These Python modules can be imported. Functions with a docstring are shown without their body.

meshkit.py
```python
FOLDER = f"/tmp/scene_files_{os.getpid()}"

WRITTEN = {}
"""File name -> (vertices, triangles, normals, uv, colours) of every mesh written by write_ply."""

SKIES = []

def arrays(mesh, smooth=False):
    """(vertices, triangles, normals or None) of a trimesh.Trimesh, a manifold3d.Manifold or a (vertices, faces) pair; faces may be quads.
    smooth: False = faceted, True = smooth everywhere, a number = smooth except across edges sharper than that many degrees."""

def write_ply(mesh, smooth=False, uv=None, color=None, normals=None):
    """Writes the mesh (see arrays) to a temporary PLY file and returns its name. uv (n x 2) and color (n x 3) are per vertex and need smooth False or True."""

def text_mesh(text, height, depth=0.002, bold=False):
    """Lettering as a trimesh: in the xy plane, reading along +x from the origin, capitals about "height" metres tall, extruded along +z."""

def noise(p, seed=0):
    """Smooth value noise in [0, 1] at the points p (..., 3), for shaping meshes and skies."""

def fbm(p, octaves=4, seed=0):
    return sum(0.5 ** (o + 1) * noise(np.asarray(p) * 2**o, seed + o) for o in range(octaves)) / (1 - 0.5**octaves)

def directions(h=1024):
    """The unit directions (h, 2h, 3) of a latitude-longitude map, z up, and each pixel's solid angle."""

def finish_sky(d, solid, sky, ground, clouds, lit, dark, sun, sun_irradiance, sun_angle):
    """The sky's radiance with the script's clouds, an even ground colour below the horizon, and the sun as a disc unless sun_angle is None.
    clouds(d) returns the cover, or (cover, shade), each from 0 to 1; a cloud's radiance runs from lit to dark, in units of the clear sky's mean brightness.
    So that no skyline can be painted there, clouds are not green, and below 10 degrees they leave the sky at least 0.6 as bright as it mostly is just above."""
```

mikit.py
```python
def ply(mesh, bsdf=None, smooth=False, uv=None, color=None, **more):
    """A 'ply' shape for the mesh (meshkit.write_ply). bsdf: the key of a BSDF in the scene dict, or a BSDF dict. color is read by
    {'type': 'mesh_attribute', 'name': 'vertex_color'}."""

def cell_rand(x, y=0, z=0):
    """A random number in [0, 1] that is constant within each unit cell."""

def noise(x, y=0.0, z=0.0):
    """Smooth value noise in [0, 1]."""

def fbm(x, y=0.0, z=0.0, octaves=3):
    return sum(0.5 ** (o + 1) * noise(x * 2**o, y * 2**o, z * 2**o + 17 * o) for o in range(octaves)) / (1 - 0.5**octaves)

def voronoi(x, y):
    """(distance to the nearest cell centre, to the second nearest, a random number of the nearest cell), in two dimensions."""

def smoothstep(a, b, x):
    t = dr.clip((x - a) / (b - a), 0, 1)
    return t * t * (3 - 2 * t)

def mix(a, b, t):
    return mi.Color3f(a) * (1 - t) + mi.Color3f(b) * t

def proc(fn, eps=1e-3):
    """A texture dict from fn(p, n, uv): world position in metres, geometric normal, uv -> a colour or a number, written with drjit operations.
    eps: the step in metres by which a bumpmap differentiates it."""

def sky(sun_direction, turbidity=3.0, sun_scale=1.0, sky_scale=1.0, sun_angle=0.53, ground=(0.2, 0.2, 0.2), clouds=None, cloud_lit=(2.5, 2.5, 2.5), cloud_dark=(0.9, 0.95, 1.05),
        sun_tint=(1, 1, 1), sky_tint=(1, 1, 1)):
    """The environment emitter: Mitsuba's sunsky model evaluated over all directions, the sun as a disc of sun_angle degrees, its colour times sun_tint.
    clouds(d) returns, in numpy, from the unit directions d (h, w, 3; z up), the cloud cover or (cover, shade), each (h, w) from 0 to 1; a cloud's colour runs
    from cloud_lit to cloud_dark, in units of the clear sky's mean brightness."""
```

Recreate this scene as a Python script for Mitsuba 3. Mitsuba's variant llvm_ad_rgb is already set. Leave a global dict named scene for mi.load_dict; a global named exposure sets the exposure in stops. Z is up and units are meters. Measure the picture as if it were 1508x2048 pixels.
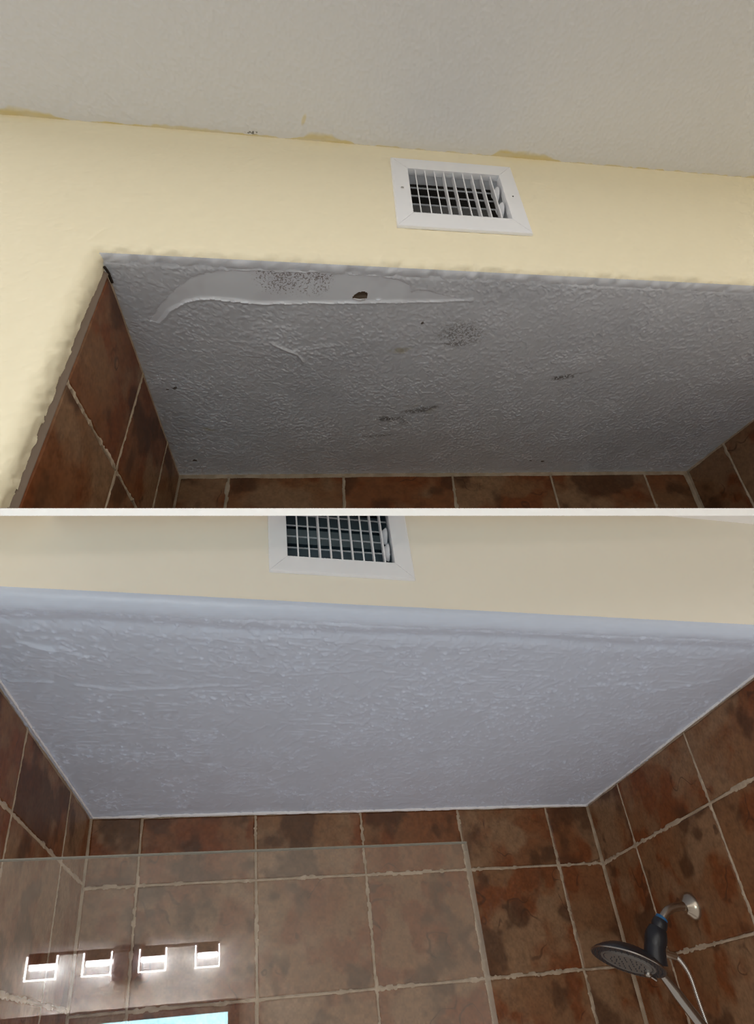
import math, random
import numpy as np
import trimesh
import manifold3d as m3
import drjit as dr
import mitsuba as mi
import meshkit, mikit
from mikit import noise, fbm, smoothstep, mix

rng = np.random.default_rng(7)
scene, labels = {'type': 'scene'}, {}
T = mi.ScalarTransform4f

# ------------------------------------------------------------------ camera, sky, exposure
EYE = np.array([0.0, 0.0, 1.55])
CAM = np.array([[0.9957, 0.0925, 0.0], [0.0499, -0.5372, -0.8420], [-0.0778, 0.8384, -0.5395]])   # columns: right, up, backward
RIGHT, UP, BACK = CAM[:, 0], CAM[:, 1], CAM[:, 2]
scene['camera'] = {'type': 'perspective', 'fov': math.degrees(2 * math.atan(754 / 1150)), 'fov_axis': 'x', 'near_clip': 0.02, 'far_clip': 60.0,
                   'to_world': T().look_at(origin=EYE.tolist(), target=(EYE - BACK).tolist(), up=UP.tolist())}
exposure = 0.1
SKY_CLOUD = lambda d: (np.ones(d.shape[:2]), np.zeros(d.shape[:2]))
scene['sky'] = mikit.sky((-0.6, -0.6, 0.5), turbidity=4, sun_scale=0.0, sky_scale=11, ground=(0.42, 0.40, 0.39),
                         clouds=SKY_CLOUD, cloud_lit=(1.0, 0.96, 0.91), cloud_dark=(0.8, 0.8, 0.85))

# ------------------------------------------------------------------ the two bathrooms' own axes: across, into the shower, up
UPPER = np.array([[0.9845, -0.1776, 0.0398], [0.1737, 0.9739, 0.0312], [0.0238, 0.1414, 0.9987]])
LOWER = np.array([[0.9624, -0.2112, -0.0398], [0.2696, 0.9620, -0.0312], [-0.0332, -0.1732, 0.9987]])


def place(room, p):
    return EYE + np.asarray(p, float) @ room.T


def mesh(v, f):
    return trimesh.Trimesh(np.asarray(v, float), np.asarray(f, int), process=False)


def moved(room, m):
    return mesh(place(room, m.vertices), m.faces)


def clip(m, keep):
    """Ends a mesh at the added white divider between the two rooms: keep = +1 above it, -1 below it."""
    n = UP * keep
    if ((m.vertices - EYE) @ n).min() > 0:
        return m
    return trimesh.intersections.slice_mesh_plane(m, n, EYE)


def obj(key, m, bsdf, parent=None, smooth=30, clipped=0, **more):
    base = (parent + '__' if parent else '') + key
    name, k = base, 1
    while name in scene:
        name = f'{base}_{k:03d}'
        k += 1
    if clipped:
        m = clip(m, clipped)
    if len(m.faces) == 0:
        return None
    scene[name] = mikit.ply(m, bsdf, smooth=smooth, **more)
    return name


def tag(key, label=None, cat=None, group=None, kind=None):
    d = labels.setdefault(key, {})
    for k, v in (('label', label), ('category', cat), ('group', group), ('kind', kind)):
        if v:
            d[k] = v
    return key


def tri(grid_shape):
    a, b = grid_shape
    i, j = np.meshgrid(np.arange(a - 1), np.arange(b - 1), indexing='ij')
    q = np.stack([i * b + j, (i + 1) * b + j, (i + 1) * b + j + 1, i * b + j + 1], -1).reshape(-1, 4)
    return q


def split(q):
    return np.vstack([q[:, [0, 1, 2]], q[:, [0, 2, 3]]])


def used(v, f):
    ids, inv = np.unique(f, return_inverse=True)
    return v[ids], inv.reshape(f.shape)


def box(x0, x1, y0, y1, z0, z1, r=0.0):
    """A box in room coordinates, its edges rounded by r."""
    if r <= 0:
        b = trimesh.creation.box(extents=(x1 - x0, y1 - y0, z1 - z0))
        b.apply_translation(((x0 + x1) / 2, (y0 + y1) / 2, (z0 + z1) / 2))
        return b
    s = m3.Manifold.sphere(r, 12)
    return man(m3.Manifold.batch_hull([s.translate((a, b, c)) for a in (x0 + r, x1 - r) for b in (y0 + r, y1 - r) for c in (z0 + r, z1 - r)]))


def man(x):
    m = x.to_mesh()
    return mesh(m.vert_properties[:, :3], m.tri_verts)


def smin(x, a, b):
    t = np.clip((x - a) / (b - a), 0, 1)
    return t * t * (3 - 2 * t)


def inside(poly, x, y):
    poly = np.asarray(poly)
    c = np.zeros(np.shape(x), bool)
    for (x0, y0), (x1, y1) in zip(poly, np.roll(poly, -1, 0)):
        c ^= ((y0 > y) != (y1 > y)) & (x < (x1 - x0) * (y - y0) / (y1 - y0 + 1e-12) + x0)
    return c


def seg_dist(x, y, line):
    out = np.full(np.shape(x), 9.0)
    for (x0, y0), (x1, y1) in zip(line[:-1], line[1:]):
        dx, dy = x1 - x0, y1 - y0
        t = np.clip(((x - x0) * dx + (y - y0) * dy) / (dx * dx + dy * dy), 0, 1)
        out = np.minimum(out, np.hypot(x - x0 - t * dx, y - y0 - t * dy))
    return out


def knockdown(x, y, size, seed, lo=0.50, hi=0.62):
    """Splattered and flattened plaster: 0 between the blobs, 1 on them."""
    p = np.stack([x / size, y / size, np.full(np.shape(x), 3.7 + seed)], -1)
    n = 0.62 * meshkit.noise(p, seed) + 0.38 * meshkit.noise(p * 2.13, seed + 5)
    return smin(n, lo, hi)


# ------------------------------------------------------------------ materials
def rgb(*c):
    return {'type': 'rgb', 'value': list(c)}


def paint(c, rough=0.55, spec=0.35):
    return {'type': 'twosided', 'bsdf': {'type': 'principled', 'base_color': c if isinstance(c, dict) else rgb(*c), 'roughness': rough, 'specular': spec}}


def metal(c, rough):
    return {'type': 'twosided', 'bsdf': {'type': 'principled', 'base_color': rgb(*c), 'roughness': rough, 'metallic': 1.0}}


scene['yellow_paint'] = paint((0.835, 0.76, 0.56), 0.5)
scene['cream_paint'] = paint((0.81, 0.765, 0.665), 0.5)
scene['dark_board'] = paint((0.10, 0.065, 0.045), 0.7, 0.2)
scene['matt_white'] = paint((0.97, 0.97, 0.97), 0.7, 0.2)
scene['white_enamel'] = paint((0.78, 0.79, 0.82), 0.35, 0.5)
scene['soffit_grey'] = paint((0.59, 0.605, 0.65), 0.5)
scene['soffit_new'] = paint((0.555, 0.62, 0.755), 0.42, 0.5)  # white paint; the cool tint of the daylight is put into its colour
scene['caulk'] = paint((0.85, 0.86, 0.9), 0.4)
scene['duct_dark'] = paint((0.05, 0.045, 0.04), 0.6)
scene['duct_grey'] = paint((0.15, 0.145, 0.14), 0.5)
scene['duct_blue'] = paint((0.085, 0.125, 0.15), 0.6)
scene['seam_dark'] = paint((0.03, 0.021, 0.015), 0.9)
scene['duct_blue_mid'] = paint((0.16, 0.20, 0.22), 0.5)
scene['gypsum'] = paint((0.17, 0.12, 0.085), 0.9)
scene['black_hole'] = paint((0.01, 0.01, 0.01), 0.9)
scene['grey_strip'] = paint((0.20, 0.15, 0.115), 0.8)
scene['steel'] = metal((0.62, 0.60, 0.57), 0.3)
scene['nickel'] = metal((0.50, 0.44, 0.36), 0.25)
scene['chrome'] = metal((0.40, 0.385, 0.36), 0.22)
scene['hose_chrome'] = metal((0.85, 0.84, 0.82), 0.25)
scene['black_plastic'] = paint((0.018, 0.019, 0.024), 0.3, 0.5)
scene['grey_plastic'] = paint((0.11, 0.105, 0.10), 0.35, 0.5)
scene['blue_seal'] = paint((0.02, 0.12, 0.28), 0.4, 0.5)
scene['glass_sheet'] = {'type': 'thindielectric', 'int_ior': 1.72}
scene['glass_edge'] = {'type': 'twosided', 'bsdf': {'type': 'principled', 'base_color': rgb(0.09, 0.09, 0.075), 'roughness': 0.5, 'specular': 0.3}}
scene['clear_vinyl'] = {'type': 'blendbsdf', 'weight': 0.22, 'a': {'type': 'thindielectric', 'int_ior': 1.5}, 'b': {'type': 'twosided', 'bsdf': {'type': 'diffuse', 'reflectance': rgb(0.5, 0.5, 0.43)}}}
scene['rear_paint'] = paint((0.84, 0.78, 0.68), 0.6)
scene['bronze'] = paint((0.10, 0.08, 0.08), 0.4)
scene['mauve_metal'] = paint((0.30, 0.26, 0.28), 0.35)
scene['frame_dark'] = paint((0.05, 0.05, 0.055), 0.4)


def ceiling_colour(p, n, uv):
    """Off-white ceiling paint with the yellow wall paint that was brushed over its edge."""
    u, w = uv.x, uv.y
    run = noise(u * 4.0, 3.1) * 0.6 + noise(u * 17.0, 8.3) * 0.4
    width = 0.003 + 0.020 * smoothstep(0.47, 0.66, run)
    edge = smoothstep(width, width * 0.55, 0.645 - w + 0.006 * (noise(u * 90, w * 90) - 0.5))
    brushed = edge * (0.50 + 0.5 * noise(u * 30, w * 160))
    dash = smoothstep(0.010, 0.004, dr.sqrt(dr.square((u + 0.035 + (w - 0.6) * 0.25) * 1.6) + dr.square((w - 0.597) * 0.6))) * 0.6
    c = mix((0.67, 0.675, 0.69), (0.64, 0.54, 0.27), dr.maximum(brushed, dash))
    scuff = smoothstep(0.016, 0.006, dr.sqrt(dr.square((u + 0.150) * 0.7) + dr.square((w - 0.637) * 3.0))) * smoothstep(0.40, 0.6, noise(u * 260, w * 260))
    return mix(c, (0.10, 0.09, 0.08), scuff * 0.85)


def spots(u, w, cu, cw, ru, rw, a=0.0):
    ca, sa = math.cos(a), math.sin(a)
    x, y = (u - cu) * ca + (w - cw) * sa, (w - cw) * ca - (u - cu) * sa
    return dr.sqrt(dr.square(x / ru) + dr.square(y / rw))


def soffit_colour(p, n, uv):
    """Old grey-white paint with mould, rust-brown smears and faint yellow water marks."""
    u, w = uv.x, uv.y
    speck = noise(u * 480, w * 480) * 0.6 + noise(u * 230, w * 230) * 0.4
    blot = fbm(u * 38, w * 38)
    c = mix((0.615, 0.635, 0.685), (0.565, 0.585, 0.635), smoothstep(0.35, 0.65, fbm(u * 5, w * 5)))
    warm = smoothstep(1.0, 0.2, spots(u, w, 0.3, 1.40, 0.75, 0.36)) * 0.25
    c = mix(c, (0.58, 0.53, 0.50), warm * 1.6)
    for cu, cw, ru, rw, k in ((0.22, 0.887, 0.05, 0.016, 0.35), (-0.255, 1.22, 0.03, 0.02, 0.35), (0.31, 1.12, 0.06, 0.03, 0.3)):
        c = mix(c, (0.40, 0.36, 0.25), smoothstep(1.0, 0.2, spots(u, w, cu, cw, ru, rw)) * smoothstep(0.4, 0.6, blot) * k * 2)
    dark = smoothstep(1.15, 0.3, spots(u, w, 0.345, 0.828, 0.068, 0.052)) * smoothstep(0.40, 0.66, speck) * 0.55
    dark = dr.maximum(dark, smoothstep(1.0, 0.5, spots(u, w, 0.335, 0.858, 0.036, 0.010, 0.1)) * smoothstep(0.36, 0.55, speck) * 0.6)
    for cu, cw, ru, rw, a, k in ((0.24, 1.165, 0.055, 0.016, -0.22, 0.75), (0.315, 1.125, 0.06, 0.013, -0.28, 0.65), (0.27, 1.18, 0.02, 0.02, 0.2, 0.45),
                                 (0.215, 1.252, 0.07, 0.011, -0.1, 0.6), (0.655, 0.974, 0.030, 0.012, -0.3, 0.75), (0.70, 0.955, 0.03, 0.006, -0.3, 0.3)):
        dark = dr.maximum(dark, smoothstep(1.15, 0.3, spots(u, w, cu, cw, ru, rw, a) + (blot - 0.5) * 1.5) * smoothstep(0.36, 0.55, speck) * k)
    for cu, cw, r in ((-0.317, 1.044, 0.007), (-0.319, 1.395, 0.009), (0.787, 1.409, 0.008), (0.247, 0.796, 0.005), (0.742, 1.402, 0.005), (-0.334, 1.05, 0.004)):
        dark = dr.maximum(dark, smoothstep(1.0, 0.6, spots(u, w, cu, cw, r, r * 0.8) + (speck - 0.5)) * 0.9)
    return mix(c, (0.075, 0.055, 0.045), dark)


def patch_colour(p, n, uv):
    """Scraped smooth patch: bare pale skim coat with a band of black mould specks."""
    u, w = uv.x, uv.y
    speck = noise(u * 620, w * 620) * 0.6 + noise(u * 280, w * 280) * 0.4
    band = smoothstep(0.09, 0.03, dr.abs(u + 0.035)) * smoothstep(0.745, 0.672, w)
    dark = smoothstep(0.66 - 0.16 * band, 0.74 - 0.14 * band, speck) * smoothstep(0.0, 0.25, band) * 0.62
    dark = dr.maximum(dark, smoothstep(1.1, 0.4, spots(u, w, 0.018, 0.682, 0.016, 0.010)) * smoothstep(0.40, 0.52, speck) * 0.8)
    c = mix((0.75, 0.78, 0.84), (0.70, 0.72, 0.78), smoothstep(0.4, 0.6, fbm(u * 14, w * 14)))
    return mix(c, (0.09, 0.05, 0.045), dark)


def tile_colour(p, n, uv):
    """Slate-look ceramic: rust, umber and tan clouds, veins and pale scuffs; uv carries the tile's own offset."""
    u, v = uv.x, uv.y
    lot = noise(u * 0.9 + 3, v * 0.9, 8.0)
    big = fbm(u * 5, v * 5, 1.3, octaves=4)
    mid = fbm(u * 13, v * 13, 5.1, octaves=4)
    fine = noise(u * 190, v * 190, 2.0) * 0.5 + noise(u * 80, v * 80, 4.0) * 0.5
    c = mix((0.235, 0.105, 0.048), (0.255, 0.150, 0.085), smoothstep(0.40, 0.60, big + (lot - 0.5) * 0.35))
    c = mix(c, (0.215, 0.075, 0.026), smoothstep(0.48, 0.64, mid) * 0.9)
    c = mix(c, (0.300, 0.205, 0.135), smoothstep(0.50, 0.64, fbm(u * 6 + 3.1, v * 6, 9.0, octaves=4)) * 0.9)
    c = mix(c, (0.085, 0.040, 0.020), smoothstep(0.54, 0.70, fbm(u * 9, v * 9 + 7, 3.0, octaves=4)) * 0.75)
    vein = dr.abs(fbm(u * 6 + 11, v * 6, 2.2, octaves=4) - 0.5)
    c = mix(c, (0.070, 0.035, 0.020), smoothstep(0.010, 0.002, vein) * smoothstep(0.52, 0.66, mid) * 0.6)
    return c * mi.Color3f(0.80, 0.66, 0.54) * (0.74 + 0.52 * fine)


def tile_relief(p, n, uv):
    u, v = uv.x, uv.y
    return fbm(u * 22, v * 22, 5.0) * 0.6 + noise(u * 120, v * 120) * 0.15


def grout_colour(p, n, uv):
    a = noise(p.x * 60 + p.y * 40, p.z * 60)
    return mix((0.33, 0.25, 0.175), (0.50, 0.40, 0.30), a)


scene['ceiling_paint'] = paint(mikit.proc(ceiling_colour), 0.6)
scene['soffit_old'] = paint(mikit.proc(soffit_colour), 0.5)
scene['patch_skim'] = paint(mikit.proc(patch_colour), 0.6)
scene['slate_tile'] = {'type': 'bumpmap', 'texture': mikit.proc(tile_relief), 'scale': 0.0045,
                       'bsdf': {'type': 'principled', 'base_color': mikit.proc(tile_colour), 'roughness': 0.45, 'specular': 0.35}}
scene['slate_tile'] = {'type': 'twosided', 'bsdf': scene['slate_tile']}
scene['grout'] = paint(mikit.proc(grout_colour), 0.85, 0.2)

# ------------------------------------------------------------------ an added white divider between the two rooms, part of neither
U_FRONT, U_CEIL, U_SOF, U_BACK, U_LEFT, U_RIGHT = 0.645, 1.400, 0.9075, 1.4802, -0.375, 1.3628
L_FRONT, L_CEIL, L_SOF, L_BACK, L_LEFT, L_RIGHT = 1.064, 0.942, 0.632, 2.3023, -0.5231, 1.2676
def board(lo, hi, back):
    """A board that runs askew like the lower wall below it and thickens towards its far end; lo, hi: share of the thickness."""
    v = []
    for x, z in ((-0.62, 0.645), (2.05, 1.52)):                 # its two front corners, across and away from the viewer
        t = z * 0.0131
        v += [(x, t * (lo - 0.5), -z - back), (x, t * (hi - 0.5), -z - back)]
        v += [(x, t * (lo - 0.5), -2.7), (x, t * (hi - 0.5), -2.7)]
    m = trimesh.convex.convex_hull(np.array(v))
    return mesh(EYE + m.vertices @ CAM.T, m.faces)


obj('added_divider_1', board(0.0, 1.0, 0.0), 'matt_white', smooth=False)
obj('bounce_absorber', board(0.99, 1.03, 0.012), 'dark_board', 'added_divider_1', smooth=False)  # added dark sheet that soaks up bounce light below the upper niche
tag('added_divider_1', 'added thin divider with a white front edge running straight across, part of neither bathroom', kind='structure')


# ------------------------------------------------------------------ painted walls with rounded (bullnose) edges
def bull(s, r):
    """Distance outside the opening's edge -> (distance of the surface from the edge, depth)."""
    a = r - s
    th = np.clip(a / r, 0, math.pi / 2)
    pos = np.where(a <= 0, s, r - r * np.sin(th))
    return pos, r - r * np.cos(th) + np.maximum(a - math.pi * r / 2, 0), a


def front_wall_upper():
    r, st = 0.022, 0.003
    uj, vs = -0.381, U_SOF
    u, v = np.meshgrid(np.arange(-0.80, 1.62, st), np.arange(0.30, U_CEIL + st, st), indexing='ij')
    v = np.minimum(v, U_CEIL)
    su, sv = uj - u, v - vs
    left = su > sv
    s = np.where(left, su, sv)
    pos, dep, a = bull(s, r)
    uu, vv = np.where(left, uj - pos, u), np.where(left, v, vs + pos)
    near = np.clip(1 - np.abs(su - sv) / 0.05, 0, 1) * (s < r)
    vv = np.where(left, vv + (pos - s) * near, vv)
    uu = np.where(left, uu, uu - (pos - s) * near)
    kn = knockdown(u, v, 0.0072, 11, 0.42, 0.72)
    soft = meshkit.noise(np.stack([u / 0.03, v / 0.03, u * 0 + 2], -1), 4)
    h = 0.00075 * kn + 0.0010 * soft
    edge = smin(a, -0.012, 0.012)
    h = h + edge * np.where(left, 0.0030, 0.0046) * (meshkit.noise(np.stack([u / 0.014, v / 0.014, u * 0 + 9], -1), 21) - 0.4)
    ridge = seg_dist(u, v, [(-0.40, 0.935), (-0.386, 0.975), (-0.372, 0.985)])
    h += 0.0022 * np.exp(-(ridge / 0.004) ** 2) * (meshkit.noise(np.stack([u / 0.01, v / 0.01, u * 0], -1), 8) > 0.4)
    blob = np.hypot((u + 0.455) / 0.022, (v - 0.973) / 0.014)
    h += 0.0016 * np.exp(-((blob - 0.8) / 0.3) ** 2)
    th = np.clip(a / r, 0, math.pi / 2)
    out_w, out_s = -np.cos(th), -np.sin(th)
    ww = U_FRONT + dep + h * out_w
    uu = np.where(left, uu - h * out_s, uu)
    vv = np.where(left, vv, vv + h * out_s)
    P = np.stack([uu, ww, vv], -1).reshape(-1, 3)
    q = tri(u.shape)
    ragged = meshkit.fbm(np.stack([v / 0.03, u * 0, u * 0], -1), 3, 31)
    lim = np.where(left, math.pi * r / 2 + 0.0155 + 0.010 * (ragged - 0.45), math.pi * r / 2 + 0.006)
    ok = (a < lim).reshape(-1)
    hole = ((u > 0.2035) & (u < 0.436) & (v > 1.088) & (v < 1.2915)).reshape(-1)
    q = q[ok[q].all(1) & ~hole[q].any(1)]
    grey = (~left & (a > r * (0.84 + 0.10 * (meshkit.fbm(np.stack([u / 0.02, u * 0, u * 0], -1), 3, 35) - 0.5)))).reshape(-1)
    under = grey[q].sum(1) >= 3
    return mesh(*used(P, split(q[~under]))), mesh(*used(P, split(q[under])))


wall, nose = front_wall_upper()
tag(obj('wall_front', moved(UPPER, wall), 'yellow_paint', smooth=True, clipped=1),
    'pale yellow textured wall with rounded edges around the upper shower opening', kind='structure')
tag(obj('bullnose', moved(UPPER, nose), 'soffit_grey', 'wall_front', smooth=True, clipped=1), 'grey painted underside of the rounded edge')


def front_wall_lower():
    """The cream wall and the white-painted bullnose below it."""
    r, st = 0.022, 0.004
    u, v = np.meshgrid(np.arange(-0.85, 1.75, st), np.arange(L_SOF - 0.016, 1.06, st), indexing='ij')
    s = v - L_SOF
    pos, dep, a = bull(s, r)
    th = np.clip(a / r, 0, math.pi / 2)
    h = 0.0008 * meshkit.noise(np.stack([u / 0.035, v / 0.035, u * 0], -1), 3)
    h = h + smin(a, -0.01, 0.01) * (0.0018 * meshkit.noise(np.stack([u / 0.02, v / 0.012, u * 0], -1), 13) + 0.003 * meshkit.noise(np.stack([u / 0.12, v / 0.05, u * 0], -1), 14))
    P = np.stack([u, L_FRONT + dep - h * np.cos(th), L_SOF + pos - h * np.sin(th)], -1).reshape(-1, 3)
    q = tri(u.shape)
    hole = ((u > 0.0635) & (u < 0.2965) & (v > 0.7445) & (v < 0.985)).reshape(-1)
    q = q[~hole[q].any(1)]
    line = (v - L_SOF < 0.0205).reshape(-1)
    white = line[q].sum(1) >= 2
    return mesh(*used(P, split(q[~white]))), mesh(*used(P, split(q[white])))


wall, nose = front_wall_lower()
tag(obj('wall_front', moved(LOWER, wall), 'cream_paint', smooth=True, clipped=-1), 'cream painted wall above the repainted shower ceiling', kind='structure')
tag(obj('bullnose', moved(LOWER, nose), 'soffit_new', 'wall_front_001', smooth=True, clipped=-1), 'white painted rounded lower edge')

m = box(1.50, 1.56, -1.3, U_FRONT, 0.0, U_CEIL)  # unseen wall added to block sky light from the right
tag(obj('side_light_blocker', moved(UPPER, m), 'yellow_paint', smooth=False, clipped=1), 'unseen yellow side wall added to keep light from the right off the upper bathroom', kind='structure')

# ------------------------------------------------------------------ ceilings
def main_ceiling():
    st = 0.0024
    u, w = np.meshgrid(np.arange(-0.8, 1.35, st), np.arange(0.12, U_FRONT + 0.006, st), indexing='ij')
    k = knockdown(u, w, 0.0062, 41, 0.45, 0.62)
    h = 0.0010 * k + 0.0004 * meshkit.noise(np.stack([u / 0.006, w / 0.006, u * 0], -1), 6) + 0.002 * meshkit.noise(np.stack([u / 0.2, w / 0.2, u * 0], -1), 7)
    h *= smin(U_FRONT - w, -0.004, 0.02)
    P = np.stack([u, w, U_CEIL - h], -1).reshape(-1, 3)
    return mesh(P, split(tri(u.shape))), np.stack([u, w], -1).reshape(-1, 2)


m, uv = main_ceiling()
tag(obj('ceiling', moved(UPPER, m), 'ceiling_paint', smooth=True, uv=uv), 'off-white textured main ceiling above the yellow wall', kind='structure')

PATCH = [(-0.3282, 0.8168), (-0.2879, 0.7594), (-0.2526, 0.7187), (-0.2113, 0.6892), (-0.173, 0.6773), (-0.0983, 0.6739), (0.0161, 0.6717), (0.1346, 0.6732), (0.1763, 0.6808),
         (0.199, 0.6924), (0.207, 0.712), (0.216, 0.700), (0.324, 0.7246), (0.2606, 0.7323), (0.1443, 0.74), (0.0819, 0.7448), (-0.0209, 0.7503), (-0.1019, 0.7574), (-0.1512, 0.7519),
         (-0.1901, 0.7487), (-0.2195, 0.7517), (-0.2499, 0.7613), (-0.2831, 0.7863), (-0.3116, 0.8232)]
LIP = [(-0.3116, 0.8232), (-0.2831, 0.7863), (-0.2499, 0.7613), (-0.2195, 0.7517), (-0.1901, 0.7487), (-0.1512, 0.7519), (-0.1019, 0.7574), (-0.0209, 0.7503), (0.0819, 0.7448),
       (0.1443, 0.74), (0.2606, 0.7323), (0.340, 0.7246)]
HOLE = [(0.0840, 0.7370), (0.0868, 0.7260), (0.0970, 0.7165), (0.1076, 0.7125), (0.1172, 0.7205), (0.1160, 0.7330), (0.1037, 0.7365)]
TEAR = [(-0.0761, 0.8742), (-0.058, 0.886), (-0.0384, 0.8975), (-0.027, 0.902), (-0.016, 0.918), (-0.0093, 0.9311)]


def niche_ceiling():
    st = 0.0020
    u, w = np.meshgrid(np.arange(-0.392, U_RIGHT + 0.03, st), np.arange(0.6665, U_BACK + 0.02, st), indexing='ij')
    k = knockdown(u, w, 0.0068, 61, 0.44, 0.64)
    h = 0.0012 * k * (0.55 + 0.9 * meshkit.noise(np.stack([u / 0.06, w / 0.06, u * 0], -1), 64)) + 0.0005 * meshkit.noise(np.stack([u / 0.006, w / 0.006, u * 0], -1), 6) + 0.003 * meshkit.fbm(np.stack([u / 0.16, w / 0.16, u * 0], -1), 2, 9)
    wob = 0.004 * (meshkit.noise(np.stack([u / 0.02, w / 0.02, u * 0], -1), 77) - 0.5)
    bare = inside(PATCH, u + wob, w + wob)
    h = np.where(bare, 0.0004 + 0.0005 * meshkit.noise(np.stack([u / 0.05, w / 0.05, u * 0], -1), 15), h)
    d = seg_dist(u, w, LIP)
    h += 0.0030 * np.exp(-(d / 0.0034) ** 2) * (0.35 + 0.75 * meshkit.noise(np.stack([u / 0.03, w / 0.03, u * 0], -1), 16))
    d = seg_dist(u, w, TEAR)
    h += 0.0045 * np.exp(-(d / 0.0034) ** 2)
    for line, amp, wid in (([(-0.034, 0.897), (0.02, 0.886), (0.062, 0.874)], 0.0016, 0.003), ([(-0.02, 0.90), (0.03, 0.908), (0.05, 0.92)], 0.0011, 0.003), ([(-0.12, 0.83), (-0.06, 0.822), (-0.03, 0.827)], 0.0010, 0.003),
                           ([(-0.15, 0.80), (-0.08, 0.79)], 0.0008, 0.003), ([(-0.14, 0.90), (-0.09, 0.91)], 0.0009, 0.003), ([(-0.17, 0.87), (-0.10, 0.875)], 0.0008, 0.003)):
        h += amp * np.exp(-(seg_dist(u, w, line) / wid) ** 2)
    h += 0.004 * np.exp(-(((u + 0.05) / 0.09) ** 2 + ((w - 0.88) / 0.05) ** 2))
    h *= smin(w, 0.6665, 0.676)
    P = np.stack([u, w, U_SOF - h], -1).reshape(-1, 3)
    q = tri(u.shape)
    cut = inside(HOLE, u, w).reshape(-1)
    q = q[~(cut[q].sum(1) >= 3)]
    b = bare.reshape(-1)[q].sum(1) >= 2
    uv = np.stack([u, w], -1).reshape(-1, 2)
    out = []
    for sel in (~b, b):
        f = split(q[sel])
        ids, inv = np.unique(f, return_inverse=True)
        out.append((mesh(P[ids], inv.reshape(f.shape)), uv[ids]))
    return out


(m, uv), (m2, uv2) = niche_ceiling()
nc = tag(obj('ceiling', moved(UPPER, m), 'soffit_old', smooth=True, uv=uv), 'grey textured shower ceiling with peeling paint, mould and a torn hole, before repair', kind='structure')
tag(obj('smooth_patch', moved(UPPER, m2), 'patch_skim', nc, smooth=True, uv=uv2), 'smooth pale scraped patch with black mould specks')


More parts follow.
